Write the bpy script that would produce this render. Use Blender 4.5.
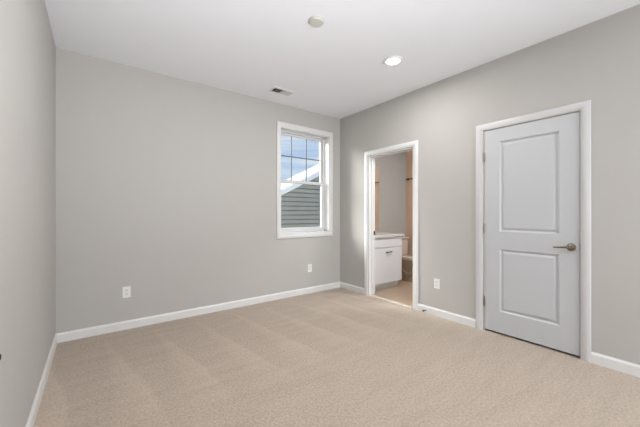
import bpy, bmesh, math, random
from mathutils import Vector, Matrix

for o in list(bpy.data.objects):
    bpy.data.objects.remove(o)
scene = bpy.context.scene
COL = scene.collection
PI = math.pi

# ------------------------------------------------------------------ camera
CAM = (0.2893, -3.6811, 1.2045)
cd = bpy.data.cameras.new('camera')
cam = bpy.data.objects.new('camera', cd)
COL.objects.link(cam)
cam.location = CAM
cam.rotation_euler = (PI / 2, 0, -0.647997)
cd.sensor_width = 36
cd.lens = 36 * 297.587 / 640
cd.shift_y = -0.0005
cd.clip_start = 0.05
scene.camera = cam

# ------------------------------------------------------------------ view
vs = scene.view_settings
vs.view_transform = 'Standard'
vs.look = 'None'
vs.exposure = 0.0
vs.gamma = 1.0
vs.use_curve_mapping = False

# ------------------------------------------------------------------ world: blue sky with streaky white cloud
world = bpy.data.worlds.new('sky')
scene.world = world
world.use_nodes = True
nt = world.node_tree
nt.nodes.clear()
n_out = nt.nodes.new('ShaderNodeOutputWorld')
n_bg = nt.nodes.new('ShaderNodeBackground')
n_tc = nt.nodes.new('ShaderNodeTexCoord')
n_map = nt.nodes.new('ShaderNodeMapping')
n_map.inputs['Scale'].default_value = (2.5, 2.5, 34.0)
n_noise = nt.nodes.new('ShaderNodeTexNoise')
n_noise.inputs['Scale'].default_value = 1.6
n_noise.inputs['Detail'].default_value = 6
n_ramp = nt.nodes.new('ShaderNodeValToRGB')
n_ramp.color_ramp.elements[0].position = 0.36
n_ramp.color_ramp.elements[0].color = (0.47, 0.63, 0.90, 1)
n_ramp.color_ramp.elements[1].position = 0.66
n_ramp.color_ramp.elements[1].color = (0.78, 0.86, 0.97, 1)
nt.links.new(n_tc.outputs['Generated'], n_map.inputs['Vector'])
nt.links.new(n_map.outputs['Vector'], n_noise.inputs['Vector'])
nt.links.new(n_noise.outputs['Fac'], n_ramp.inputs['Fac'])
nt.links.new(n_ramp.outputs['Color'], n_bg.inputs['Color'])
E_SKY = 0.95
n_bg.inputs['Strength'].default_value = E_SKY
nt.links.new(n_bg.outputs['Background'], n_out.inputs['Surface'])

# ------------------------------------------------------------------ added daylight from an unseen window behind the camera
H = 2.743
LX = 3.486            # inside face of right wall
FY = -6.60            # inside face of front wall


def area_light(name, loc, rot, sx, sy, energy, color, shape='RECTANGLE', spread=PI):
    l = bpy.data.lights.new(name, 'AREA')
    l.shape = shape
    l.size = sx
    if shape in ('RECTANGLE', 'ELLIPSE'):
        l.size_y = sy
    l.energy = energy
    l.color = color
    l.spread = spread
    o = bpy.data.objects.new(name, l)
    COL.objects.link(o)
    o.location = loc
    o.rotation_euler = rot
    return o


# energies: added window, seen disc lamp, added lamps, added bathroom lamp, sun, added fill
E_WIN, E_LAMP, E_ADDED_MID, E_ADDED_REAR, E_BATH, E_SUN, E_FILL = 108.0, 14.2, 13.0, 1.0, 26.0, 20.0, 21.5
area_light('rear_window_fill', (2.425, FY + 0.02, 1.35), (PI / 2, 0, 0), 1.65, 2.0, E_WIN, (0.96, 0.98, 1.0))  # light of the added window, set to the right to lift the left wall
# added fill beside the camera, aimed up to brighten the ceiling
area_light('ceiling_fill', (1.00, -4.05, 0.80), Vector((-0.08, 0.62, 0.80)).to_track_quat('-Z', 'Y').to_euler(), 0.35, 0.35, E_FILL, (0.97, 0.985, 1.0), 'DISK', math.radians(105))
# hazy sun glow high outside the far window, off to the left
sl = bpy.data.lights.new('sun', 'SUN')
sl.energy = E_SUN
sl.angle = math.radians(45)
sl.color = (1.0, 0.98, 0.93)
so = bpy.data.objects.new('sun', sl)
COL.objects.link(so)
so.rotation_euler = Vector((1.0, -1.0, -0.9)).to_track_quat('-Z', 'Y').to_euler()


# ------------------------------------------------------------------ helpers
def box(bm, x0, x1, y0, y1, z0, z1):
    x0, x1 = min(x0, x1), max(x0, x1)
    y0, y1 = min(y0, y1), max(y0, y1)
    z0, z1 = min(z0, z1), max(z0, z1)
    v = [bm.verts.new(p) for p in ((x0, y0, z0), (x1, y0, z0), (x1, y1, z0), (x0, y1, z0),
                                   (x0, y0, z1), (x1, y0, z1), (x1, y1, z1), (x0, y1, z1))]
    for f in ((0, 3, 2, 1), (4, 5, 6, 7), (0, 1, 5, 4), (1, 2, 6, 5), (2, 3, 7, 6), (3, 0, 4, 7)):
        bm.faces.new([v[i] for i in f])


def lathe(bm, prof, n=32, mat=None):
    """revolve (r, z) profile about z; transformed by mat"""
    mat = mat or Matrix()
    rings = []
    for r, z in prof:
        if r < 1e-6:
            rings.append([bm.verts.new(mat @ Vector((0, 0, z)))])
        else:
            rings.append([bm.verts.new(mat @ Vector((r * math.cos(2 * PI * i / n), r * math.sin(2 * PI * i / n), z))) for i in range(n)])
    for a, b in zip(rings, rings[1:]):
        for i in range(n):
            j = (i + 1) % n
            if len(a) == 1 and len(b) == 1:
                continue
            if len(a) == 1:
                bm.faces.new((a[0], b[i], b[j]))
            elif len(b) == 1:
                bm.faces.new((a[i], a[j], b[0]))
            else:
                bm.faces.new((a[i], a[j], b[j], b[i]))
    for ring in (rings[0], rings[-1]):
        if len(ring) > 2:
            try:
                bm.faces.new(ring)
            except ValueError:
                pass


def loft(bm, rings, cap=True):
    """rings: lists of equal length point loops"""
    vr = [[bm.verts.new(p) for p in r] for r in rings]
    n = len(vr[0])
    for a, b in zip(vr, vr[1:]):
        for i in range(n):
            j = (i + 1) % n
            bm.faces.new((a[i], a[j], b[j], b[i]))
    if cap:
        bm.faces.new(list(reversed(vr[0])))
        bm.faces.new(vr[-1])


def tube(bm, pts, r, n=12):
    pts = [Vector(p) for p in pts]
    rs = r if isinstance(r, (list, tuple)) else [r] * len(pts)
    rings = []
    for i, p in enumerate(pts):
        d = (pts[min(i + 1, len(pts) - 1)] - pts[max(i - 1, 0)]).normalized()
        up = Vector((0, 0, 1)) if abs(d.z) < 0.9 else Vector((1, 0, 0))
        a = d.cross(up).normalized()
        b = d.cross(a).normalized()
        rings.append([p + a * rs[i] * math.cos(2 * PI * k / n) + b * rs[i] * math.sin(2 * PI * k / n) for k in range(n)])
    loft(bm, rings)


def obj(name, bm, mat, parent=None, bevel=0.0, smooth=False, seg=2):
    bmesh.ops.recalc_face_normals(bm, faces=bm.faces[:])
    me = bpy.data.meshes.new(name)
    bm.to_mesh(me)
    bm.free()
    me.materials.append(mat)
    o = bpy.data.objects.new(name, me)
    COL.objects.link(o)
    if smooth:
        for p in me.polygons:
            p.use_smooth = True
        try:
            me.set_sharp_from_angle(angle=math.radians(40))
        except Exception:
            pass
    if bevel > 0:
        b = o.modifiers.new('bevel', 'BEVEL')
        b.width = bevel
        b.segments = seg
        b.limit_method = 'ANGLE'
        b.angle_limit = math.radians(35)
    if parent is not None:
        o.parent = parent
        o.matrix_parent_inverse = Matrix.Translation(-Vector(parent.location)) if parent.type == 'EMPTY' else Matrix()
    return o


def boxes(name, bl, mat, parent=None, bevel=0.0):
    bm = bmesh.new()
    for b in bl:
        box(bm, *b)
    return obj(name, bm, mat, parent, bevel)


def tag(o, label, cat, group=None, kind=None):
    o['label'] = label
    o['category'] = cat
    if group:
        o['group'] = group
    if kind:
        o['kind'] = kind
    return o


def root(name, loc, label, cat, group=None, kind=None):
    o = bpy.data.objects.new(name, None)
    COL.objects.link(o)
    o.location = loc
    o.empty_display_size = 0.05
    return tag(o, label, cat, group, kind)


# ------------------------------------------------------------------ materials
def srgb(r, g, b):
    f = lambda c: (c / 255 / 12.92) if c / 255 <= 0.04045 else ((c / 255 + 0.055) / 1.055) ** 2.4
    return (f(r), f(g), f(b), 1)


def mat(name, col, rough=0.5, metal=0.0, spec=0.5, noise=None, bump=None, coat=0.0):
    """noise=(scale, amount): small colour mottling; bump=(scale, strength, distance)"""
    m = bpy.data.materials.new(name)
    m.use_nodes = True
    t = m.node_tree
    p = t.nodes['Principled BSDF']
    p.inputs['Base Color'].default_value = col
    p.inputs['Roughness'].default_value = rough
    p.inputs['Metallic'].default_value = metal
    p.inputs['Specular IOR Level'].default_value = spec
    p.inputs['Coat Weight'].default_value = coat
    tc = t.nodes.new('ShaderNodeTexCoord')
    if noise:
        nz = t.nodes.new('ShaderNodeTexNoise')
        nz.inputs['Scale'].default_value = noise[0]
        nz.inputs['Detail'].default_value = 4
        t.links.new(tc.outputs['Object'], nz.inputs['Vector'])
        rp = t.nodes.new('ShaderNodeValToRGB')
        a = noise[1]
        rp.color_ramp.elements[0].position = 0.3
        rp.color_ramp.elements[1].position = 0.7
        rp.color_ramp.elements[0].color = tuple(c * (1 - a) for c in col[:3]) + (1,)
        rp.color_ramp.elements[1].color = tuple(min(1, c * (1 + a)) for c in col[:3]) + (1,)
        t.links.new(nz.outputs['Fac'], rp.inputs['Fac'])
        t.links.new(rp.outputs['Color'], p.inputs['Base Color'])
    if bump:
        nb = t.nodes.new('ShaderNodeTexNoise')
        nb.inputs['Scale'].default_value = bump[0]
        nb.inputs['Detail'].default_value = 3
        t.links.new(tc.outputs['Object'], nb.inputs['Vector'])
        bp = t.nodes.new('ShaderNodeBump')
        bp.inputs['Strength'].default_value = bump[1]
        bp.inputs['Distance'].default_value = bump[2]
        t.links.new(nb.outputs['Fac'], bp.inputs['Height'])
        t.links.new(bp.outputs['Normal'], p.inputs['Normal'])
    return m


M = {}
M['wall'] = mat('greige_wall_paint', (0.496, 0.484, 0.466, 1), 0.75, spec=0.25, noise=(6, 0.008), bump=(220, 0.12, 0.001))
M['ceiling'] = mat('flat_white_ceiling_paint', (0.86, 0.88, 0.925, 1), 0.9, spec=0.1, noise=(5, 0.006), bump=(180, 0.1, 0.001))
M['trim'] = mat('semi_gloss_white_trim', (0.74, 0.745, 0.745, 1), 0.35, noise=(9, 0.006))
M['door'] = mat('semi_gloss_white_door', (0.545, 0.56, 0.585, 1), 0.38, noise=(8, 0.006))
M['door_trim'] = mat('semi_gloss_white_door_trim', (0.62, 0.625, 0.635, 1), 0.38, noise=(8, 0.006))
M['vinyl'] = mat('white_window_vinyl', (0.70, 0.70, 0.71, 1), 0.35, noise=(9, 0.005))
M['grille'] = mat('backlit_grille_bar', (0.16, 0.18, 0.22, 1), 0.5, noise=(30, 0.03))  # white bars, their backlit darkness against the sky put into the colour
M['plastic'] = mat('white_plastic', (0.82, 0.82, 0.80, 1), 0.35, noise=(20, 0.005))
M['det'] = mat('ivory_plastic', (0.60, 0.60, 0.56, 1), 0.5, noise=(20, 0.01))
M['dark'] = mat('dark_slot', (0.02, 0.02, 0.02, 1), 0.7, noise=(20, 0.1))
M['slot'] = mat('grey_receptacle_slot', (0.09, 0.09, 0.09, 1), 0.6, noise=(20, 0.1))
M['nickel'] = mat('satin_nickel', (0.22, 0.185, 0.14, 1), 0.24, metal=1.0, noise=(60, 0.05))
M['hinge'] = mat('satin_nickel_hinge', (0.30, 0.29, 0.27, 1), 0.38, metal=1.0, noise=(60, 0.05))
M['vent'] = mat('white_vent_enamel', (0.78, 0.78, 0.78, 1), 0.45, noise=(20, 0.005))
M['vanity'] = mat('white_vanity_paint', (0.80, 0.82, 0.86, 1), 0.35, noise=(8, 0.006))
M['marble'] = mat('white_cultured_marble', (0.68, 0.665, 0.64, 1), 0.15, noise=(12, 0.03))
M['tan'] = mat('tan_bathroom_wall', srgb(222, 188, 162), 0.55, noise=(7, 0.02), bump=(160, 0.1, 0.001))
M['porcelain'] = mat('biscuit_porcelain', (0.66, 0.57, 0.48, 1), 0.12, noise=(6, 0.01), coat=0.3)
M['bowl'] = mat('shaded_porcelain', (0.42, 0.315, 0.225, 1), 0.12, noise=(6, 0.01), coat=0.3)  # same porcelain darkened: brown shading below the seat put into the colour
M['bath_rail'] = mat('dark_bronze', (0.06, 0.04, 0.03, 1), 0.4, metal=0.7, noise=(40, 0.1))
M['rubber'] = mat('white_rubber', (0.75, 0.75, 0.72, 1), 0.6, noise=(40, 0.02))
M['threshold'] = mat('cream_marble_threshold', (0.74, 0.68, 0.60, 1), 0.25, noise=(25, 0.06))
M['shingle'] = mat('grey_roof_shingle', (0.22, 0.225, 0.24, 1), 0.9, noise=(30, 0.2), bump=(40, 0.4, 0.01))
M['fascia'] = mat('white_fascia_paint', (0.82, 0.82, 0.82, 1), 0.5, noise=(4, 0.01))
M['grass'] = mat('lawn', (0.10, 0.16, 0.05, 1), 0.95, noise=(12, 0.4), bump=(60, 0.6, 0.03))

# lamp diffuser (the lamp is on)
m = bpy.data.materials.new('lit_lamp_lens')
m.use_nodes = True
t = m.node_tree
p = t.nodes['Principled BSDF']
p.inputs['Base Color'].default_value = (0.9, 0.9, 0.88, 1)
p.inputs['Emission Color'].default_value = (1.0, 0.985, 0.95, 1)
p.inputs['Emission Strength'].default_value = 1.6
M['lens'] = m

# window glass: clear with a Fresnel reflection
m = bpy.data.materials.new('clear_window_glass')
m.use_nodes = True
t = m.node_tree
t.nodes.clear()
out = t.nodes.new('ShaderNodeOutputMaterial')
mx = t.nodes.new('ShaderNodeMixShader')
tr = t.nodes.new('ShaderNodeBsdfTransparent')
tr.inputs['Color'].default_value = (0.97, 0.985, 0.98, 1)
gl = t.nodes.new('ShaderNodeBsdfGlossy')
gl.inputs['Roughness'].default_value = 0.02
fr = t.nodes.new('ShaderNodeFresnel')
fr.inputs['IOR'].default_value = 1.3
t.links.new(fr.outputs['Fac'], mx.inputs['Fac'])
t.links.new(tr.outputs['BSDF'], mx.inputs[1])
t.links.new(gl.outputs['BSDF'], mx.inputs[2])
t.links.new(mx.outputs['Shader'], out.inputs['Surface'])
M['glass'] = m

# mirror
M['mirror'] = mat('silvered_mirror', (0.86, 0.87, 0.87, 1), 0.02, metal=1.0)

# lap siding: grey green boards
M['siding'] = mat('grey_green_siding', (0.335, 0.325, 0.29, 1), 0.7, noise=(3, 0.06))

# carpet with vacuum strokes: the pile leans one way or the other in long wedges
m = bpy.data.materials.new('beige_cut_pile_carpet')
m.use_nodes = True
t = m.node_tree
N = t.nodes
Lk = t.links.new
p = N['Principled BSDF']
p.inputs['Roughness'].default_value = 0.95
p.inputs['Specular IOR Level'].default_value = 0.05
p.inputs['Sheen Weight'].default_value = 0.15
tc = N.new('ShaderNodeTexCoord')
sep = N.new('ShaderNodeSeparateXYZ')
wob = N.new('ShaderNodeTexNoise')
wob.inputs['Scale'].default_value = 1.3
wob.inputs['Detail'].default_value = 2
Lk(tc.outputs['Object'], wob.inputs['Vector'])
Lk(tc.outputs['Object'], sep.inputs['Vector'])


def mth(op, a, b=None, c=None, clamp=False):
    n = N.new('ShaderNodeMath')
    n.operation = op
    n.use_clamp = clamp
    for i, v in enumerate((a, b, c)):
        if v is None:
            continue
        if isinstance(v, (int, float)):
            n.inputs[i].default_value = v
        else:
            Lk(v, n.inputs[i])
    return n.outputs[0]


wb = mth('MULTIPLY', mth('SUBTRACT', wob.outputs['Fac'], 0.5), 0.16)
xs = mth('ADD', sep.outputs['X'], wb)
ty = mth('DIVIDE', mth('MULTIPLY', sep.outputs['Y'], -1.0), 1.7)               # 0 at far wall, 1 where the strokes end
xx = mth('ADD', xs, mth('MULTIPLY', sep.outputs['Y'], 0.01))
fr_ = mth('FRACT', mth('DIVIDE', mth('ADD', xx, 0.45), 0.41))
wid = mth('MULTIPLY', ty, 0.62)
edge_r = mth('MULTIPLY', mth('SUBTRACT', wid, fr_), 14.0, clamp=True)            # soft right edge of the light wedge
edge_l = mth('ADD', mth('MULTIPLY', mth('DIVIDE', fr_, mth('ADD', wid, 0.02)), 0.75, clamp=True), 0.25)
fade = mth('MULTIPLY', mth('SUBTRACT', 1.12, mth('ADD', ty, mth('MULTIPLY', wb, 2.0))), 3.5, clamp=True)
stroke = mth('MULTIPLY', mth('MULTIPLY', edge_r, edge_l), fade)
# broad brushed patches nearer the door and camera
pm = N.new('ShaderNodeMapping')
pm.inputs['Rotation'].default_value = (0, 0, 0.7)
pm.inputs['Scale'].default_value = (1.0, 4.5, 1.0)
Lk(tc.outputs['Object'], pm.inputs['Vector'])
pn = N.new('ShaderNodeTexNoise')
pn.inputs['Scale'].default_value = 2.2
pn.inputs['Detail'].default_value = 5
pn.inputs['Roughness'].default_value = 0.62
Lk(pm.outputs['Vector'], pn.inputs['Vector'])
# yarn tufts
tf = N.new('ShaderNodeTexNoise')
tf.inputs['Scale'].default_value = 62
tf.inputs['Detail'].default_value = 3
tf.inputs['Roughness'].default_value = 0.7
Lk(tc.outputs['Object'], tf.inputs['Vector'])
val = mth('ADD', mth('MULTIPLY', stroke, 0.14), 0.94)
val = mth('ADD', val, mth('MULTIPLY', mth('SUBTRACT', pn.outputs['Fac'], 0.5), 0.30))
val = mth('ADD', val, mth('MULTIPLY', mth('SUBTRACT', tf.outputs['Fac'], 0.5), 0.95))
cm = N.new('ShaderNodeVectorMath')
cm.operation = 'SCALE'
cm.inputs[0].default_value = (0.503, 0.418, 0.343)
Lk(val, cm.inputs['Scale'])
Lk(cm.outputs[0], p.inputs['Base Color'])
bp = N.new('ShaderNodeBump')
bp.inputs['Strength'].default_value = 0.9
bp.inputs['Distance'].default_value = 0.008
Lk(tf.outputs['Fac'], bp.inputs['Height'])
Lk(bp.outputs['Normal'], p.inputs['Normal'])
M['carpet'] = m

# bathroom floor: tan plank vinyl
m = bpy.data.materials.new('tan_plank_vinyl')
m.use_nodes = True
t = m.node_tree
p = t.nodes['Principled BSDF']
p.inputs['Roughness'].default_value = 0.35
tc = t.nodes.new('ShaderNodeTexCoord')
br = t.nodes.new('ShaderNodeTexBrick')
br.inputs['Color1'].default_value = (0.50, 0.375, 0.275, 1)
br.inputs['Color2'].default_value = (0.44, 0.33, 0.245, 1)
br.inputs['Mortar'].default_value = (0.34, 0.25, 0.185, 1)
br.inputs['Scale'].default_value = 1.0
br.inputs['Mortar Size'].default_value = 0.003
br.inputs['Brick Width'].default_value = 1.2
br.inputs['Row Height'].default_value = 0.18
t.links.new(tc.outputs['Object'], br.inputs['Vector'])
t.links.new(br.outputs['Color'], p.inputs['Base Color'])
M['vinyl_floor'] = m

# ------------------------------------------------------------------ room shell
WT = 0.129            # right wall thickness
BX = 5.22             # bathroom far wall inside face
BATH_L, BATH_R, BATH_T = -0.632, -1.406, 2.040      # doorway clear opening in y, top
CL_L, CL_R, CL_T = -2.260, -3.018, 2.048            # closet opening
S = 'structure'

fl = boxes('floor', [(-0.15, LX + 0.03, FY - 0.15, 0.15, -0.12, 0.0)], M['carpet'])
tag(fl, 'beige cut pile carpet with vacuum strokes covering the bedroom', 'floor', kind=S)
fb = boxes('floor_bathroom', [(LX + 0.03, BX + 0.12, -2.2, 0.15, -0.12, -0.004)], M['vinyl_floor'])
tag(fb, 'tan plank floor of the bathroom beyond the doorway', 'floor', kind=S)
fc = boxes('floor_closet', [(LX + 0.03, BX + 0.12, FY - 0.15, -2.2, -0.12, -0.004)], M['carpet'])
tag(fc, 'carpeted floor of the closet behind the white door', 'floor', kind=S)
ce = boxes('ceiling', [(-0.15, BX + 0.12, FY - 0.15, 0.15, H, H + 0.12)], M['ceiling'])
tag(ce, 'flat white painted ceiling over the whole room', 'ceiling', kind=S)

WX0, WX1, WZ0, WZ1 = 2.378, 3.259, 0.908, 2.425      # far window opening
wb_ = boxes('wall_back', [(-0.15, WX0, 0, 0.2, 0, H), (WX1, BX + 0.12, 0, 0.2, 0, H),
                          (WX0, WX1, 0, 0.2, 0, WZ0), (WX0, WX1, 0, 0.2, WZ1, H)], M['wall'])
tag(wb_, 'greige painted wall holding the white window', 'wall', kind=S)
wl = boxes('wall_left', [(-0.15, 0, FY - 0.15, 0, 0, H)], M['wall'])
tag(wl, 'plain greige wall along the left side', 'wall', kind=S)
X0, X1 = LX, LX + WT
wr = boxes('wall_right', [(X0, X1, BATH_L, 0, 0, H), (X0, X1, BATH_R, BATH_L, BATH_T, H), (X0, X1, CL_L, BATH_R, 0, H),
                          (X0, X1, CL_R, CL_L, CL_T, H), (X0, X1, FY - 0.15, CL_R, 0, H)], M['wall'])
tag(wr, 'greige wall with the bathroom doorway and the white closet door', 'wall', kind=S)
FW = (1.55, 3.30, 0.3, 2.4)  # opening of the added unseen window
wf = boxes('wall_front', [(-0.15, FW[0], FY - 0.15, FY, 0, H), (FW[1], BX + 0.12, FY - 0.15, FY, 0, H),
                          (FW[0], FW[1], FY - 0.15, FY, 0, FW[2]), (FW[0], FW[1], FY - 0.15, FY, FW[3], H)], M['wall'])
tag(wf, 'greige wall behind the camera with an opening for the added window', 'wall', kind=S)
wbf = boxes('wall_bathroom_right', [(BX, BX + 0.12, -2.2, 0, 0, H)], M['tan'])
tag(wbf, 'tan wall of the bathroom beside the toilet', 'wall', kind=S)
wbs = boxes('wall_bathroom_front', [(X1, BX, -2.2, -2.1, 0, H)], M['wall'])
tag(wbs, 'greige wall between the bathroom and the closet', 'wall', kind=S)
wcl = boxes('wall_closet_right', [(4.3, 4.4, FY - 0.15, -2.2, 0, H)], M['wall'])
tag(wcl, 'greige wall at the back of the closet', 'wall', kind=S)


# ------------------------------------------------------------------ baseboards
BH, BT = 0.088, 0.014


def base_bm(bm, axis, a0, a1, face, sgn):
    """profile extruded along axis ('x' or 'y') with its back on face, sgn = direction into the room"""
    prof = [(0, 0), (BT, 0), (BT, BH - 0.018), (BT * 0.75, BH - 0.010), (BT * 0.45, BH - 0.004), (BT * 0.4, BH), (0, BH)]
    rings = []
    for a in (a0, a1):
        rings.append([((a, face + sgn * d, z) if axis == 'x' else (face + sgn * d, a, z)) for d, z in prof])
    loft(bm, rings)


bm = bmesh.new(); base_bm(bm, 'x', 0.0, LX, 0.0, -1)
tag(obj('baseboard_back', bm, M['trim']), 'white baseboard under the window wall', 'baseboard', kind=S)
bm = bmesh.new(); base_bm(bm, 'y', FY, -BT, 0.0, 1)
tag(obj('baseboard_left', bm, M['trim']), 'white baseboard along the left wall', 'baseboard', kind=S)
CW, CT = 0.064, 0.017      # casing width and thickness
bm = bmesh.new()
base_bm(bm, 'y', BATH_L + 0.005 + CW, -BT, LX, -1)
base_bm(bm, 'y', CL_L + 0.018 + CW, BATH_R - 0.005 - CW, LX, -1)
base_bm(bm, 'y', FY, CL_R - 0.005 - CW, LX, -1)
tag(obj('baseboard_right', bm, M['trim']), 'white baseboard along the wall with the two doors', 'baseboard', kind=S)
bm = bmesh.new()
base_bm(bm, 'y', -2.1, -0.0, BX, -1)
base_bm(bm, 'x', 4.36, BX - BT, 0.0, -1)
tag(obj('baseboard_bathroom', bm, M['trim']), 'white baseboard inside the bathroom by the toilet', 'baseboard', kind=S)


# ------------------------------------------------------------------ door casings and jambs
def casing_frame(bm, plane, pts_in, w, tk, to3):
    """mitred casing: pts_in inner polyline (a, z), profile swept; to3(a, z, d) -> xyz"""
    prof = [(0.0, 0.0), (0.0, tk * 0.55), (0.003, tk * 0.72), (w * 0.24, tk * 0.86), (w * 0.30, tk), (w * 0.94, tk), (w, tk * 0.85), (w, 0.0)]
    n = len(pts_in)
    rings = []
    for i, (a, z) in enumerate(pts_in):
        dirs = []
        if i > 0:
            p0 = pts_in[i - 1]; dirs.append(Vector((a - p0[0], z - p0[1])).normalized())
        if i < n - 1:
            p1 = pts_in[i + 1]; dirs.append(Vector((p1[0] - a, p1[1] - z)).normalized())
        nrm = [Vector((-d.y, d.x)) for d in dirs]
        if len(nrm) == 2:
            mvec = (nrm[0] + nrm[1])
            mvec = mvec / (1 + nrm[0].dot(nrm[1]))
        else:
            mvec = nrm[0]
        rings.append([to3(a + mvec.x * u, z + mvec.y * u, d) for u, d in prof])
    loft(bm, rings)


to_r = lambda a, z, d: (LX - d, a, z)
# bathroom: left up, across the head, right down, offset to the outside
bm = bmesh.new()
rv = 0.005
casing_frame(bm, 'r', [(BATH_R - rv, 0.0), (BATH_R - rv, BATH_T + rv), (BATH_L + rv, BATH_T + rv), (BATH_L + rv, 0.0)], CW, CT, to_r)
tb = obj('trim_1', bm, M['trim'], smooth=True)
tag(tb, 'white casing around the open bathroom doorway', 'door casing', kind=S)
JT = 0.012
bl = [(X0, X1, BATH_L - JT, BATH_L, 0, BATH_T), (X0, X1, BATH_R, BATH_R + JT, 0, BATH_T), (X0, X1, BATH_R, BATH_L, BATH_T - JT, BATH_T),
      # stops
      (X0 + 0.048, X0 + 0.084, BATH_L - JT - 0.010, BATH_L - JT, 0, BATH_T - JT), (X0 + 0.048, X0 + 0.084, BATH_R + JT, BATH_R + JT + 0.010, 0, BATH_T - JT),
      (X0 + 0.048, X0 + 0.084, BATH_R + JT, BATH_L - JT, BATH_T - JT - 0.010, BATH_T - JT)]
jb = boxes('jamb', bl, M['trim'], tb, 0.0015)
sp_bm = bmesh.new()
box(sp_bm, X1 - 0.030, X1 - 0.002, BATH_L - JT - 0.002, BATH_L - JT, 0.88, 0.94)
obj('strike_plate', sp_bm, M['bath_rail'], tb)['label'] = 'dark metal strike plate'

bm = bmesh.new()
casing_frame(bm, 'r', [(CL_R - rv, 0.0), (CL_R - rv, CL_T + rv), (CL_L + rv + 0.010, CL_T + rv), (CL_L + rv + 0.010, 0.0)], CW, CT, to_r)
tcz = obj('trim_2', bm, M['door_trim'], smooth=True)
tag(tcz, 'white casing around the closed two-panel door', 'door casing', kind=S)
bl = [(X0 + 0.001, X1, CL_L - 0.0005, CL_L + 0.015, 0, CL_T + 0.012), (X0 + 0.001, X1, CL_R - 0.012, CL_R + 0.0005, 0, CL_T + 0.012),
      (X0 + 0.001, X1, CL_R, CL_L, CL_T, CL_T + 0.012)]
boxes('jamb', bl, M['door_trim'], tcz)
bm = bmesh.new()
box(bm, X0 - 0.002, X0 + 0.003, CL_R - 0.003, CL_R + 0.002, 0.90, 0.955)
obj('strike_plate', bm, M['hinge'], tcz)

# threshold
th = boxes('trim_3', [(LX - 0.012, LX + 0.040, BATH_R + JT, BATH_L - JT, -0.01, 0.011)], M['threshold'], None, 0.004)
tag(th, 'pale strip between carpet and bathroom floor in the doorway', 'threshold', kind=S)

# ------------------------------------------------------------------ closet door
SLX = LX + 0.002                     # front face of the slab
SY0, SY1 = CL_R + 0.0035, CL_L - 0.0035
SZ0, SZ1 = 0.021, CL_T - 0.0035
DR = root('door_1', (LX, (SY0 + SY1) / 2, 0), 'closed white two-panel door with a lever handle', 'door', kind=S)


def panel_slab(bm, y0, y1, z0, z1, xf, thick, panels):
    """slab with moulded sunk panels on its front (-x) face"""
    ys = sorted({y0, y1, *[p[0] for p in panels], *[p[1] for p in panels]})
    zs = sorted({z0, z1, *[p[2] for p in panels], *[p[3] for p in panels]})
    V = {}
    for y in ys:
        for z in zs:
            V[(y, z)] = bm.verts.new((xf, y, z))
    isp = lambda a, b, c, d: any(abs(a - p[0]) < 1e-6 and abs(b - p[1]) < 1e-6 and abs(c - p[2]) < 1e-6 and abs(d - p[3]) < 1e-6 for p in panels)
    for a, b in zip(ys, ys[1:]):
        for c, d in zip(zs, zs[1:]):
            if isp(a, b, c, d):
                prev = [V[(a, c)], V[(b, c)], V[(b, d)], V[(a, d)]]
                for off, dep in ((0.003, 0.005), (0.010, 0.012), (0.017, 0.0145), (0.022, 0.0140), (0.036, 0.0055), (0.042, 0.0040)):
                    cur = [bm.verts.new((xf + dep, yy, zz)) for yy, zz in ((a + off, c + off), (b - off, c + off), (b - off, d - off), (a + off, d - off))]
                    for i in range(4):
                        j = (i + 1) % 4
                        bm.faces.new((prev[i], prev[j], cur[j], cur[i]))
                    prev = cur
                bm.faces.new(prev)
            else:
                bm.faces.new((V[(a, c)], V[(b, c)], V[(b, d)], V[(a, d)]))
    # sides and back
    bk = {}
    for y in ys:
        for z in zs:
            if y in (y0, y1) or z in (z0, z1):
                bk[(y, z)] = bm.verts.new((xf + thick, y, z))
    for y in (y0, y1):
        for c, d in zip(zs, zs[1:]):
            bm.faces.new((V[(y, c)], V[(y, d)], bk[(y, d)], bk[(y, c)]))
    for z in (z0, z1):
        for a, b in zip(ys, ys[1:]):
            bm.faces.new((V[(a, z)], V[(b, z)], bk[(b, z)], bk[(a, z)]))
    loop = [bk[(y, z0)] for y in ys] + [bk[(y1, z)] for z in zs[1:]] + [bk[(y, z1)] for y in reversed(ys[:-1])] + [bk[(y0, z)] for z in reversed(zs[1:-1])]
    bm.faces.new(loop)


bm = bmesh.new()
PY0, PY1 = -2.880, -2.404
panel_slab(bm, SY0, SY1, SZ0, SZ1, SLX, 0.035, [(PY0, PY1, 0.228, 0.848), (PY0, PY1, 1.022, 1.915)])
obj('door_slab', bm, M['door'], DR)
for z in (0.304, 1.050, 1.778):
    bm = bmesh.new()
    for k in range(5):
        lathe(bm, [(0.0, -0.0085), (0.0058, -0.0085), (0.0058, 0.0085), (0.0, 0.0085)], 12,
              Matrix.Translation((LX - 0.006, CL_L - 0.001, z + (k - 2) * 0.0182)))
    for s in (-1, 1):
        lathe(bm, [(0.0, -0.004), (0.0045, -0.003), (0.0045, 0.003), (0.0, 0.004)], 10, Matrix.Translation((LX - 0.006, CL_L - 0.001, z + s * 0.049)))
    box(bm, LX - 0.003, LX + 0.0012, CL_L - 0.007, CL_L + 0.006, z - 0.0455, z + 0.0455)
    obj('hinge', bm, M['hinge'], DR, smooth=True)
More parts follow.
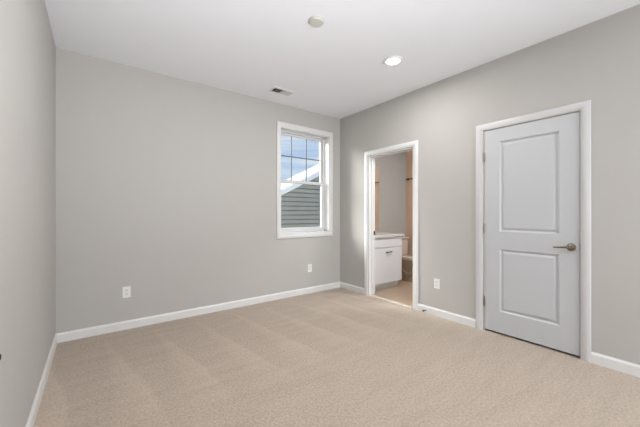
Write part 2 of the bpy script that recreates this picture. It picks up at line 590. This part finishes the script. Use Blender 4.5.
# lever handle
HY, HZ = -2.960, 0.918
hm = Matrix.Translation((SLX, HY, HZ)) @ Matrix.Rotation(-PI / 2, 4, 'Y')
bm = bmesh.new()
lathe(bm, [(0.0, 0.0), (0.0325, 0.0), (0.0325, 0.004), (0.030, 0.009), (0.018, 0.012), (0.013, 0.016), (0.0115, 0.044), (0.0, 0.044)], 32, hm)
hd = obj('door_handle', bm, M['nickel'], DR, smooth=True)
hd['label'] = 'satin nickel lever handle on a round rose'
bm = bmesh.new()
hx = SLX - 0.048
tube(bm, [(hx, HY - 0.012, HZ), (hx - 0.001, HY, HZ), (hx - 0.001, HY + 0.02, HZ + 0.001), (hx, HY + 0.055, HZ - 0.002), (hx + 0.002, HY + 0.09, HZ - 0.004), (hx + 0.006, HY + 0.112, HZ - 0.006)],
     [0.009, 0.011, 0.010, 0.0078, 0.0072, 0.0055], 14)
lv = obj('lever', bm, M['nickel'], None, smooth=True)
lv.parent = hd
bm = bmesh.new()
box(bm, SLX + 0.006, SLX + 0.030, SY0 - 0.0012, SY0 + 0.001, HZ - 0.03, HZ + 0.03)
obj('latch_plate', bm, M['nickel'], DR)

# ------------------------------------------------------------------ far window
WR = root('window_1', ((WX0 + WX1) / 2, 0.0, WZ0), 'white double-hung window with grille bars in its upper sash', 'window', kind=S)
bm = bmesh.new()
to_b = lambda a, z, d: (a, -d, z)
cw = 0.064
prof_pts = [(WX0, WZ0), (WX0, WZ1), (WX1, WZ1), (WX1, WZ0)]
# closed mitred picture-frame casing
rings = []
prof = [(0.0, 0.0), (0.0, 0.012), (0.004, 0.0135), (cw * 0.34, 0.014), (cw * 0.40, 0.018), (cw * 0.94, 0.018), (cw, 0.015), (cw, 0.0)]
sg = [(-1, -1), (-1, 1), (1, 1), (1, -1)]
for (a, z), (sa, sz) in zip(prof_pts, sg):
    rings.append([bm.verts.new((a + sa * u, -d, z + sz * u)) for u, d in prof])
for i in range(4):
    r0, r1 = rings[i], rings[(i + 1) % 4]
    for k in range(len(prof)):
        l = (k + 1) % len(prof)
        bm.faces.new((r0[k], r0[l], r1[l], r1[k]))
obj('window_casing', bm, M['trim'], WR, smooth=True)
RT = 0.010
boxes('window_return', [(WX0, WX0 + RT, 0.0, 0.12, WZ0, WZ1), (WX1 - RT, WX1, 0.0, 0.12, WZ0, WZ1), (WX0, WX1, 0.0, 0.12, WZ1 - RT, WZ1), (WX0, WX1, 0.0, 0.12, WZ0, WZ0 + RT)], M['trim'], WR)
fx0, fx1, fz0, fz1 = WX0 + RT, WX1 - RT, WZ0 + RT, WZ1 - RT
fw_ = 0.024
boxes('window_frame', [(fx0, fx0 + fw_, 0.105, 0.19, fz0, fz1), (fx1 - fw_, fx1, 0.105, 0.19, fz0, fz1), (fx0, fx1, 0.105, 0.19, fz1 - fw_, fz1), (fx0, fx1, 0.105, 0.19, fz0, fz0 + fw_)],
      M['vinyl'], WR, 0.002)


def sash(name, x0, x1, z0, z1, y0, y1, st, rb, rt):
    s = boxes(name, [(x0, x0 + st, y0, y1, z0, z1), (x1 - st, x1, y0, y1, z0, z1), (x0 + st, x1 - st, y0, y1, z0, z0 + rb), (x0 + st, x1 - st, y0, y1, z1 - rt, z1)],
              M['vinyl'], WR, 0.002)
    g = boxes('pane', [(x0 + st, x1 - st, (y0 + y1) / 2 - 0.002, (y0 + y1) / 2 + 0.002, z0 + rb, z1 - rt)], M['glass'])
    g.parent = s
    g.matrix_parent_inverse = s.matrix_parent_inverse.inverted() if False else Matrix()
    return s


sx0, sx1 = fx0 + fw_, fx1 - fw_
ZM = 1.672
ls = sash('lower_sash', sx0, sx1, fz0 + fw_, ZM + 0.024, 0.112, 0.142, 0.034, 0.045, 0.042)
us = sash('upper_sash', sx0, sx1, ZM - 0.018, fz1 - fw_, 0.146, 0.176, 0.030, 0.036, 0.030)
mz = 2.055
gz0, gz1 = ZM + 0.018, fz1 - fw_ - 0.030
bmg = [(2.652 - 0.008, 2.652 + 0.008, 0.157, 0.165, gz0, gz1), (2.926 - 0.008, 2.926 + 0.008, 0.157, 0.165, gz0, gz1),
       (sx0 + 0.03, sx1 - 0.03, 0.1575, 0.1645, mz - 0.008, mz + 0.008)]
g = boxes('grille', bmg, M['grille'], None)
g.parent = us
bm = bmesh.new()
box(bm, 2.79, 2.85, 0.118, 0.142, ZM + 0.024, ZM + 0.034)
box(bm, 2.81, 2.83, 0.112, 0.130, ZM + 0.034, ZM + 0.042)
lk = obj('sash_lock', bm, M['vinyl'], None, 0.002)
lk.parent = ls

# added unseen window behind the camera, put in for its light: frame and panes
W2 = root('added_window', (2.425, FY, FW[2]), 'added unseen white window lighting the room from behind the camera', 'window', kind=S)
boxes('window_frame', [(FW[0], FW[0] + 0.05, FY - 0.12, FY - 0.04, FW[2], FW[3]), (FW[1] - 0.05, FW[1], FY - 0.12, FY - 0.04, FW[2], FW[3]),
                       (FW[0], FW[1], FY - 0.12, FY - 0.04, FW[2], FW[2] + 0.05), (FW[0], FW[1], FY - 0.12, FY - 0.04, FW[3] - 0.05, FW[3]),
                       (2.395, 2.455, FY - 0.12, FY - 0.04, FW[2], FW[3])], M['vinyl'], W2, 0.003)
boxes('pane', [(FW[0] + 0.05, FW[1] - 0.05, FY - 0.082, FY - 0.078, FW[2] + 0.05, FW[3] - 0.05)], M['glass'], W2)

# ------------------------------------------------------------------ wall outlets
OG = 'white duplex wall outlets'


def outlet(loc, rz, label):
    r = root('wall_outlet', (0, 0, 0), label, 'outlet', OG)
    # built facing -y at origin
    bm = bmesh.new()
    box(bm, -0.036, 0.036, -0.0055, 0.0, -0.058, 0.058)
    obj('cover_plate', bm, M['plastic'], r, 0.003)
    for s in (-1, 1):
        bm = bmesh.new()
        ring = []
        for d in (-0.0075, -0.0):
            ring.append([(0.0165 * c * (1 if abs(c) < 0.9 else 1), d, s * 0.0195 + 0.0145 * sn) for c, sn in
                         [(math.copysign(abs(math.cos(a)) ** 0.6, math.cos(a)), math.copysign(abs(math.sin(a)) ** 0.6, math.sin(a))) for a in [2 * PI * k / 24 for k in range(24)]]])
        loft(bm, ring)
        rc = obj('receptacle', bm, M['plastic'], r)
        bm = bmesh.new()
        box(bm, -0.0085, -0.0045, -0.0080, -0.0040, s * 0.0195 - 0.002, s * 0.0195 + 0.009)
        box(bm, 0.0045, 0.0085, -0.0080, -0.0040, s * 0.0195 - 0.001, s * 0.0195 + 0.008)
        lathe(bm, [(0, 0.004), (0.003, 0.004), (0.003, 0.008), (0, 0.008)], 10, Matrix.Translation((0, 0, s * 0.0195 - 0.0075)) @ Matrix.Rotation(PI / 2, 4, 'X'))
        sl = obj('slots', bm, M['slot'], None)
        sl.parent = rc
    bm = bmesh.new()
    lathe(bm, [(0, 0.005), (0.0035, 0.005), (0.003, 0.0066), (0, 0.0068)], 12, Matrix.Rotation(PI / 2, 4, 'X'))
    obj('screw', bm, M['plastic'], r)
    r.location = loc
    r.rotation_euler = (0, 0, rz)
    return r


outlet((0.553, 0, 0.384), 0, 'white wall outlet on the long blank stretch of wall left of the window')
outlet((2.880, 0, 0.374), 0, 'white wall outlet on the wall right below the window')
outlet((LX, -1.728, 0.379), -PI / 2, 'white wall outlet between the bathroom doorway and the closet door')

# ------------------------------------------------------------------ ceiling things
# lit disc light
def disc_light(x, y, label, energy):
    R = root('ceiling_light', (x, y, H), label, 'ceiling light', 'disc lights on the bedroom ceiling')
    bm = bmesh.new()
    lathe(bm, [(0.070, -0.004), (0.074, -0.012), (0.090, -0.010), (0.096, -0.003), (0.096, 0.0), (0.070, 0.0)], 48)
    o = obj('trim_ring', bm, M['plastic'], None, smooth=True); o.parent = R
    bm = bmesh.new()
    lathe(bm, [(0.0, -0.0155), (0.045, -0.0145), (0.066, -0.012), (0.074, -0.007), (0.074, -0.003), (0.0, -0.003)], 48)
    o = obj('lens', bm, M['lens'], None, smooth=True); o.parent = R
    o['label'] = 'glowing white lens'
    area_light('lamp_glow', (x, y, H - 0.02), (0, 0, 0), 0.14, 0.14, energy, (1.0, 0.97, 0.93), 'DISK')


disc_light(2.685, -1.735, 'lit round white disc light on the ceiling near the bathroom doorway', E_LAMP)
for x, y, lb, en in ((1.42, -2.05, 'added unseen disc light on the ceiling over the middle of the room', E_ADDED_MID),
                     (0.80, -4.30, 'added unseen disc light on the ceiling behind the camera, by the left wall', E_ADDED_REAR),
                     (2.685, -4.30, 'added unseen disc light on the ceiling behind the camera, by the right wall', E_ADDED_REAR)):
    disc_light(x, y, lb, en)  # added lamps out of view, spread to even out the room's light

# smoke detector
R = root('smoke_detector', (1.703, -1.765, H), 'unlit round ivory smoke detector on the ceiling', 'smoke detector')
bm = bmesh.new()
lathe(bm, [(0.0, 0.0), (0.066, 0.0), (0.066, -0.006), (0.062, -0.008), (0.0, -0.008)], 40)
o = obj('mounting_base', bm, M['det'], None, smooth=True); o.parent = R
bm = bmesh.new()
lathe(bm, [(0.0, -0.008), (0.060, -0.008), (0.060, -0.014), (0.055, -0.020), (0.034, -0.022), (0.0, -0.023)], 40)
o = obj('cover', bm, M['det'], None, smooth=True); o.parent = R
bm = bmesh.new()
lathe(bm, [(0.0, -0.021), (0.008, -0.021), (0.008, -0.0245), (0.0, -0.025)], 16, Matrix.Translation((0.025, 0.0, 0)))
o = obj('test_button', bm, M['det'], None, smooth=True); o.parent = R

# ceiling register with two banks of louvres
R = root('ceiling_vent', (2.170, -0.395, H), 'white louvred ceiling vent near the window', 'vent')
vw, vh = 0.150, 0.082       # half sizes
iw, ih = 0.124, 0.056
bm = bmesh.new()
rr = []
for (hw, hh, z) in ((vw, vh, 0.0), (vw, vh, -0.003), (vw - 0.006, vh - 0.006, -0.008), (iw, ih, -0.008), (iw, ih, 0.0)):
    rr.append([(-hw, -hh, z), (hw, -hh, z), (hw, hh, z), (-hw, hh, z)])
loft(bm, rr, cap=False)
box(bm, -0.004, 0.004, -ih, ih, -0.009, 0.0)
o = obj('frame', bm, M['vent'], None); o.parent = R
bm = bmesh.new()
box(bm, -iw, iw, -ih, ih, -0.0012, -0.0004)
o = obj('duct_shade_sheet', bm, M['dark'], None); o.parent = R  # black sheet stands in for the shade inside the duct
for side in (-1, 1):
    bm = bmesh.new()
    n = 7
    for k in range(n):
        cx = side * (0.010 + (k + 0.5) * (iw - 0.010) / n)
        # louvre blades, the two banks tilted opposite ways
        t_ = math.radians(38) * -side
        dx, dz = 0.0065 * math.sin(t_), 0.0065 * math.cos(t_)
        nx, nz = 0.0005 * math.cos(t_), -0.0005 * math.sin(t_)
        c = (cx, -0.0078)
        pts = [(c[0] - dx - nx, c[1] - dz * 0.9 - nz), (c[0] - dx + nx, c[1] - dz * 0.9 + nz), (c[0] + dx + nx, c[1] + dz * 0.9 + nz), (c[0] + dx - nx, c[1] + dz * 0.9 - nz)]
        loft(bm, [[(a, -ih, b) for a, b in pts], [(a, ih, b) for a, b in pts]])
    o = obj('louvre_bank', bm, M['vent'], None); o.parent = R

# ------------------------------------------------------------------ door stop on the baseboard
R = root('door_stop', (LX - BT, -1.600, 0.043), 'small spring door stop on the baseboard beside the bathroom doorway', 'door stop')
rot = Matrix.Rotation(-PI / 2, 4, 'Y')
bm = bmesh.new()
lathe(bm, [(0, 0), (0.016, 0), (0.015, 0.004), (0.007, 0.008), (0, 0.008)], 20, rot)
o = obj('base', bm, M['rubber'], None, smooth=True); o.parent = R
bm = bmesh.new()
pts = [(-0.007 - 0.050 * k / 96, 0.0062 * math.cos(2 * PI * k / 8), 0.0062 * math.sin(2 * PI * k / 8)) for k in range(97)]
tube(bm, pts, 0.0016, 6)
o = obj('spring', bm, M['hinge'], None, smooth=True); o.parent = R
bm = bmesh.new()
lathe(bm, [(0, 0.055), (0.009, 0.055), (0.0105, 0.060), (0.0105, 0.070), (0.008, 0.0745), (0, 0.075)], 20, rot)
o = obj('bumper_tip', bm, M['dark'], None, smooth=True); o.parent = R

# dark knob at the left edge of the picture, on the left wall
bm = bmesh.new()
lathe(bm, [(0, 0), (0.013, 0), (0.0145, 0.010), (0.0135, 0.016), (0.009, 0.020), (0, 0.021)], 20, Matrix.Translation((0, -2.133, 0.686)) @ Matrix.Rotation(PI / 2, 4, 'Y'))
o = obj('wall_bumper', bm, M['dark'], None, smooth=True)
tag(o, 'dark round bumper sticking out of the left wall at the edge of the photo', 'wall bumper')

# ------------------------------------------------------------------ bathroom: vanity
VX0, VX1, VF = X1 + 0.004, 4.342, -0.560     # carcass front
R = root('vanity_cabinet', ((VX0 + VX1) / 2, -0.28, 0), 'white bathroom vanity cabinet seen through the doorway', 'vanity cabinet')
boxes('body', [(VX0, VX1, VF, -0.002, 0.098, 0.828)], M['vanity'], R, 0.001)
boxes('toe_kick', [(VX0, VX1 - 0.02, -0.502, -0.02, -0.004, 0.098)], M['vanity'], R)
boxes('drawer_front', [(VX0 + 0.012, VX1 - 0.012, VF - 0.020, VF, 0.672, 0.822)], M['vanity'], R, 0.002)
# plain slab door
d0, d1, dz0, dz1, df = VX0 + 0.012, VX1 - 0.012, 0.108, 0.660, VF - 0.020
dd = boxes('door', [(d0, d1, df, VF, dz0, dz1)], M['vanity'], R, 0.002)
bm = bmesh.new()
px0, px1, pz = 3.945, 4.060, 0.592
tube(bm, [(px0, df + 0.001, pz), (px0, df - 0.020, pz), (px0 + 0.006, df - 0.027, pz), (px1 - 0.006, df - 0.027, pz), (px1, df - 0.020, pz), (px1, df + 0.001, pz)], 0.0065, 10)
pl = obj('pull', bm, M['bath_rail'], None, smooth=True)
pl.parent = dd
pl['label'] = 'dark bar pull'
dd_inv = None

ct = boxes('stone_slab', [(X1 + 0.001, 4.366, -0.605, -0.001, 0.828, 0.866)], M['marble'], None, 0.005)
tag(ct, 'white slab top on the bathroom vanity', 'countertop')

# mirror
R = root('bathroom_mirror', (4.03, 0, 0.9), 'frameless mirror above the vanity, seen as a narrow tan strip', 'mirror')
boxes('glass', [(3.64, 4.427, -0.006, -0.001, 0.905, 2.045)], M['mirror'], R)
for cx in (3.81, 4.26):
    boxes('clip', [(cx - 0.01, cx + 0.01, -0.009, -0.001, 0.895, 0.910)], M['hinge'], R)

# rail on the tan wall
R = root('wall_rail', (BX, -0.5, 1.87), 'dark horizontal rail high on the tan bathroom wall', 'rail')
bm = bmesh.new()
tube(bm, [(BX - 0.045, -0.03, 1.872), (BX - 0.045, -0.95, 1.872)], 0.011, 12)
obj('bar', bm, M['bath_rail'], R, smooth=True)
for y in (-0.05, -0.93):
    bm = bmesh.new()
    lathe(bm, [(0, 0), (0.024, 0), (0.022, 0.008), (0.009, 0.012), (0.009, 0.050), (0, 0.052)], 16, Matrix.Translation((BX, y, 1.872)) @ Matrix.Rotation(-PI / 2, 4, 'Y'))
    obj('bracket', bm, M['bath_rail'], R, smooth=True)

# ------------------------------------------------------------------ toilet (tank on far wall, bowl towards the viewer)
TX = 4.80
R = root('toilet', (TX, -0.4, 0), 'biscuit coloured toilet beside the vanity in the bathroom', 'toilet')


def sring(cx, cy, z, rx, ryf, ryb, n=28, e=0.85):
    """super-ellipse loop: ryf towards -y (front), ryb towards +y"""
    pts = []
    for k in range(n):
        a = 2 * PI * k / n
        c, s_ = math.cos(a), math.sin(a)
        x = rx * math.copysign(abs(c) ** e, c)
        y = (ryb if s_ > 0 else ryf) * math.copysign(abs(s_) ** e, s_)
        pts.append((cx + x, cy + y, z))
    return pts


bm = bmesh.new()
loft(bm, [sring(TX, -0.40, -0.004, 0.105, 0.20, 0.22), sring(TX, -0.40, 0.02, 0.108, 0.205, 0.225), sring(TX, -0.40, 0.10, 0.092, 0.17, 0.20),
          sring(TX, -0.40, 0.19, 0.098, 0.18, 0.20), sring(TX, -0.42, 0.27, 0.135, 0.23, 0.22), sring(TX, -0.43, 0.34, 0.170, 0.275, 0.22), sring(TX, -0.43, 0.385, 0.182, 0.290, 0.22),
          sring(TX, -0.43, 0.392, 0.178, 0.285, 0.215), sring(TX, -0.44, 0.392, 0.125, 0.215, 0.12), sring(TX, -0.44, 0.33, 0.105, 0.18, 0.10), sring(TX, -0.43, 0.25, 0.05, 0.08, 0.05)])
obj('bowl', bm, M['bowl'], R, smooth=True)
# trapway relief on the side
for sgn in (-1, 1):
    bm = bmesh.new()
    tube(bm, [(TX + sgn * 0.10, -0.56, 0.255), (TX + sgn * 0.095, -0.50, 0.17), (TX + sgn * 0.088, -0.43, 0.12), (TX + sgn * 0.088, -0.36, 0.14), (TX + sgn * 0.09, -0.31, 0.20), (TX + sgn * 0.092, -0.26, 0.20), (TX + sgn * 0.09, -0.22, 0.12), (TX + sgn * 0.088, -0.21, 0.03)],
         [0.03, 0.034, 0.036, 0.036, 0.036, 0.036, 0.034, 0.03], 14)
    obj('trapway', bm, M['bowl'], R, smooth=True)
bm = bmesh.new()
o1 = sring(TX, -0.43, 0.394, 0.186, 0.295, 0.20); o2 = sring(TX, -0.43, 0.412, 0.186, 0.295, 0.20)
i1 = sring(TX, -0.44, 0.394, 0.118, 0.205, 0.10); i2 = sring(TX, -0.44, 0.412, 0.118, 0.205, 0.10)
loft(bm, [i1, o1, o2, i2, i1], cap=False)
obj('seat', bm, M['porcelain'], R, smooth=True)
bm = bmesh.new()
loft(bm, [sring(TX, -0.43, 0.414, 0.184, 0.292, 0.20), sring(TX, -0.43, 0.428, 0.186, 0.294, 0.20), sring(TX, -0.43, 0.436, 0.170, 0.275, 0.185)])
obj('lid', bm, M['porcelain'], R, smooth=True)
bm = bmesh.new()
loft(bm, [[(TX - hw, -0.205 + ky, z), (TX + hw, -0.205 + ky, z), (TX + hw, -0.022, z), (TX - hw, -0.022, z)] for hw, ky, z in ((0.195, 0.015, 0.385), (0.205, 0.005, 0.45), (0.215, 0.0, 0.722))])
obj('tank', bm, M['porcelain'], R, 0.012)
boxes('tank_lid', [(TX - 0.228, TX + 0.228, -0.220, -0.012, 0.724, 0.758)], M['porcelain'], R, 0.008)
bm = bmesh.new()
tube(bm, [(TX - 0.16, -0.204, 0.665), (TX - 0.16, -0.225, 0.665), (TX - 0.14, -0.230, 0.663), (TX - 0.09, -0.230, 0.655)], [0.010, 0.008, 0.007, 0.006], 10)
obj('flush_lever', bm, M['hinge'], R, smooth=True)

# added ceiling lamp, out of view, to brighten the bathroom
R = root('added_bathroom_light', (4.35, -1.72, H), 'added unseen round ceiling lamp lighting the bathroom', 'ceiling light')
bm = bmesh.new()
lathe(bm, [(0, 0), (0.15, 0), (0.15, -0.02), (0.13, -0.03), (0, -0.03)], 32)
o = obj('rim', bm, M['plastic'], None, smooth=True); o.parent = R
bm = bmesh.new()
lathe(bm, [(0.125, -0.03), (0.11, -0.06), (0.06, -0.08), (0, -0.085)], 32)
o = obj('shade', bm, M['lens'], None, smooth=True); o.parent = R
area_light('added_bathroom_glow', (4.35, -1.72, H - 0.10), (0, 0, 0), 0.3, 0.3, E_BATH, (0.94, 0.98, 1.0), 'DISK')

# ------------------------------------------------------------------ outside: neighbour's house
NY = 3.6
GZ = -3.0
gl_ = boxes('ground', [(-30, 40, 0.3, 60, GZ - 0.2, GZ)], M['grass'])
tag(gl_, 'green lawn outside below the window', 'ground', kind=S)
ex, ez, rx_, rz_ = 1.2, 0.150, 7.8, 3.365      # eave and ridge on the gable plane
sl_ = (rz_ - ez) / (rx_ - ex)
rgt = 2 * rx_ - ex
R = root('neighbour_house', (rx_, NY + 0.6, GZ), 'grey green lap sided house with a white gable rake outside the window', 'house')
# lapped boards following the gable
bm = bmesh.new()
e = 0.128
z = GZ + 0.3
while z < rz_ - 0.12:
    z2 = min(z + e, rz_)
    xl = lambda zz: ex if zz <= ez else ex + (zz - ez) / sl_
    a0, a1 = xl(z), xl(z2)
    b0, b1 = 2 * rx_ - a0, 2 * rx_ - a1
    # each board stands proud with an open shadow gap under its lower edge
    g = 0.024
    c0, c1 = xl(z + g), xl(z2)
    loft(bm, [[(c0, NY - 0.040, z + g), (c0, NY + 0.02, z + g), (c1, NY + 0.02, z2), (c1, NY - 0.022, z2)],
              [(2 * rx_ - c0, NY - 0.040, z + g), (2 * rx_ - c0, NY + 0.02, z + g), (2 * rx_ - c1, NY + 0.02, z2), (2 * rx_ - c1, NY - 0.022, z2)]])
    z += e
obj('siding', bm, M['siding'], R)
bm = bmesh.new()
loft(bm, [[(ex, y, GZ), (rgt, y, GZ), (rgt, y, ez), (rx_, y, rz_), (ex, y, ez)] for y in (NY + 0.025, NY + 1.2)])
obj('house_body', bm, M['siding'], R)
for s in (-1, 1):
    bm = bmesh.new()
    e_x = rx_ + s * (rx_ - ex + 0.35)
    e_z = ez - 0.35 * sl_
    loft(bm, [[(rx_, y, rz_ + 0.02), (e_x, y, e_z + 0.02), (e_x, y, e_z + 0.14), (rx_, y, rz_ + 0.14)] for y in (NY - 0.05, NY + 1.3)])
    obj('roof', bm, M['shingle'], R)
    bm = bmesh.new()
    loft(bm, [[(rx_, y, rz_ - 0.02), (e_x, y, e_z - 0.02), (e_x, y, e_z + 0.13), (rx_, y, rz_ + 0.13)] for y in (NY - 0.075, NY - 0.045)])
    obj('rake_board', bm, M['fascia'], R)['label'] = 'white rake board under the roof edge'
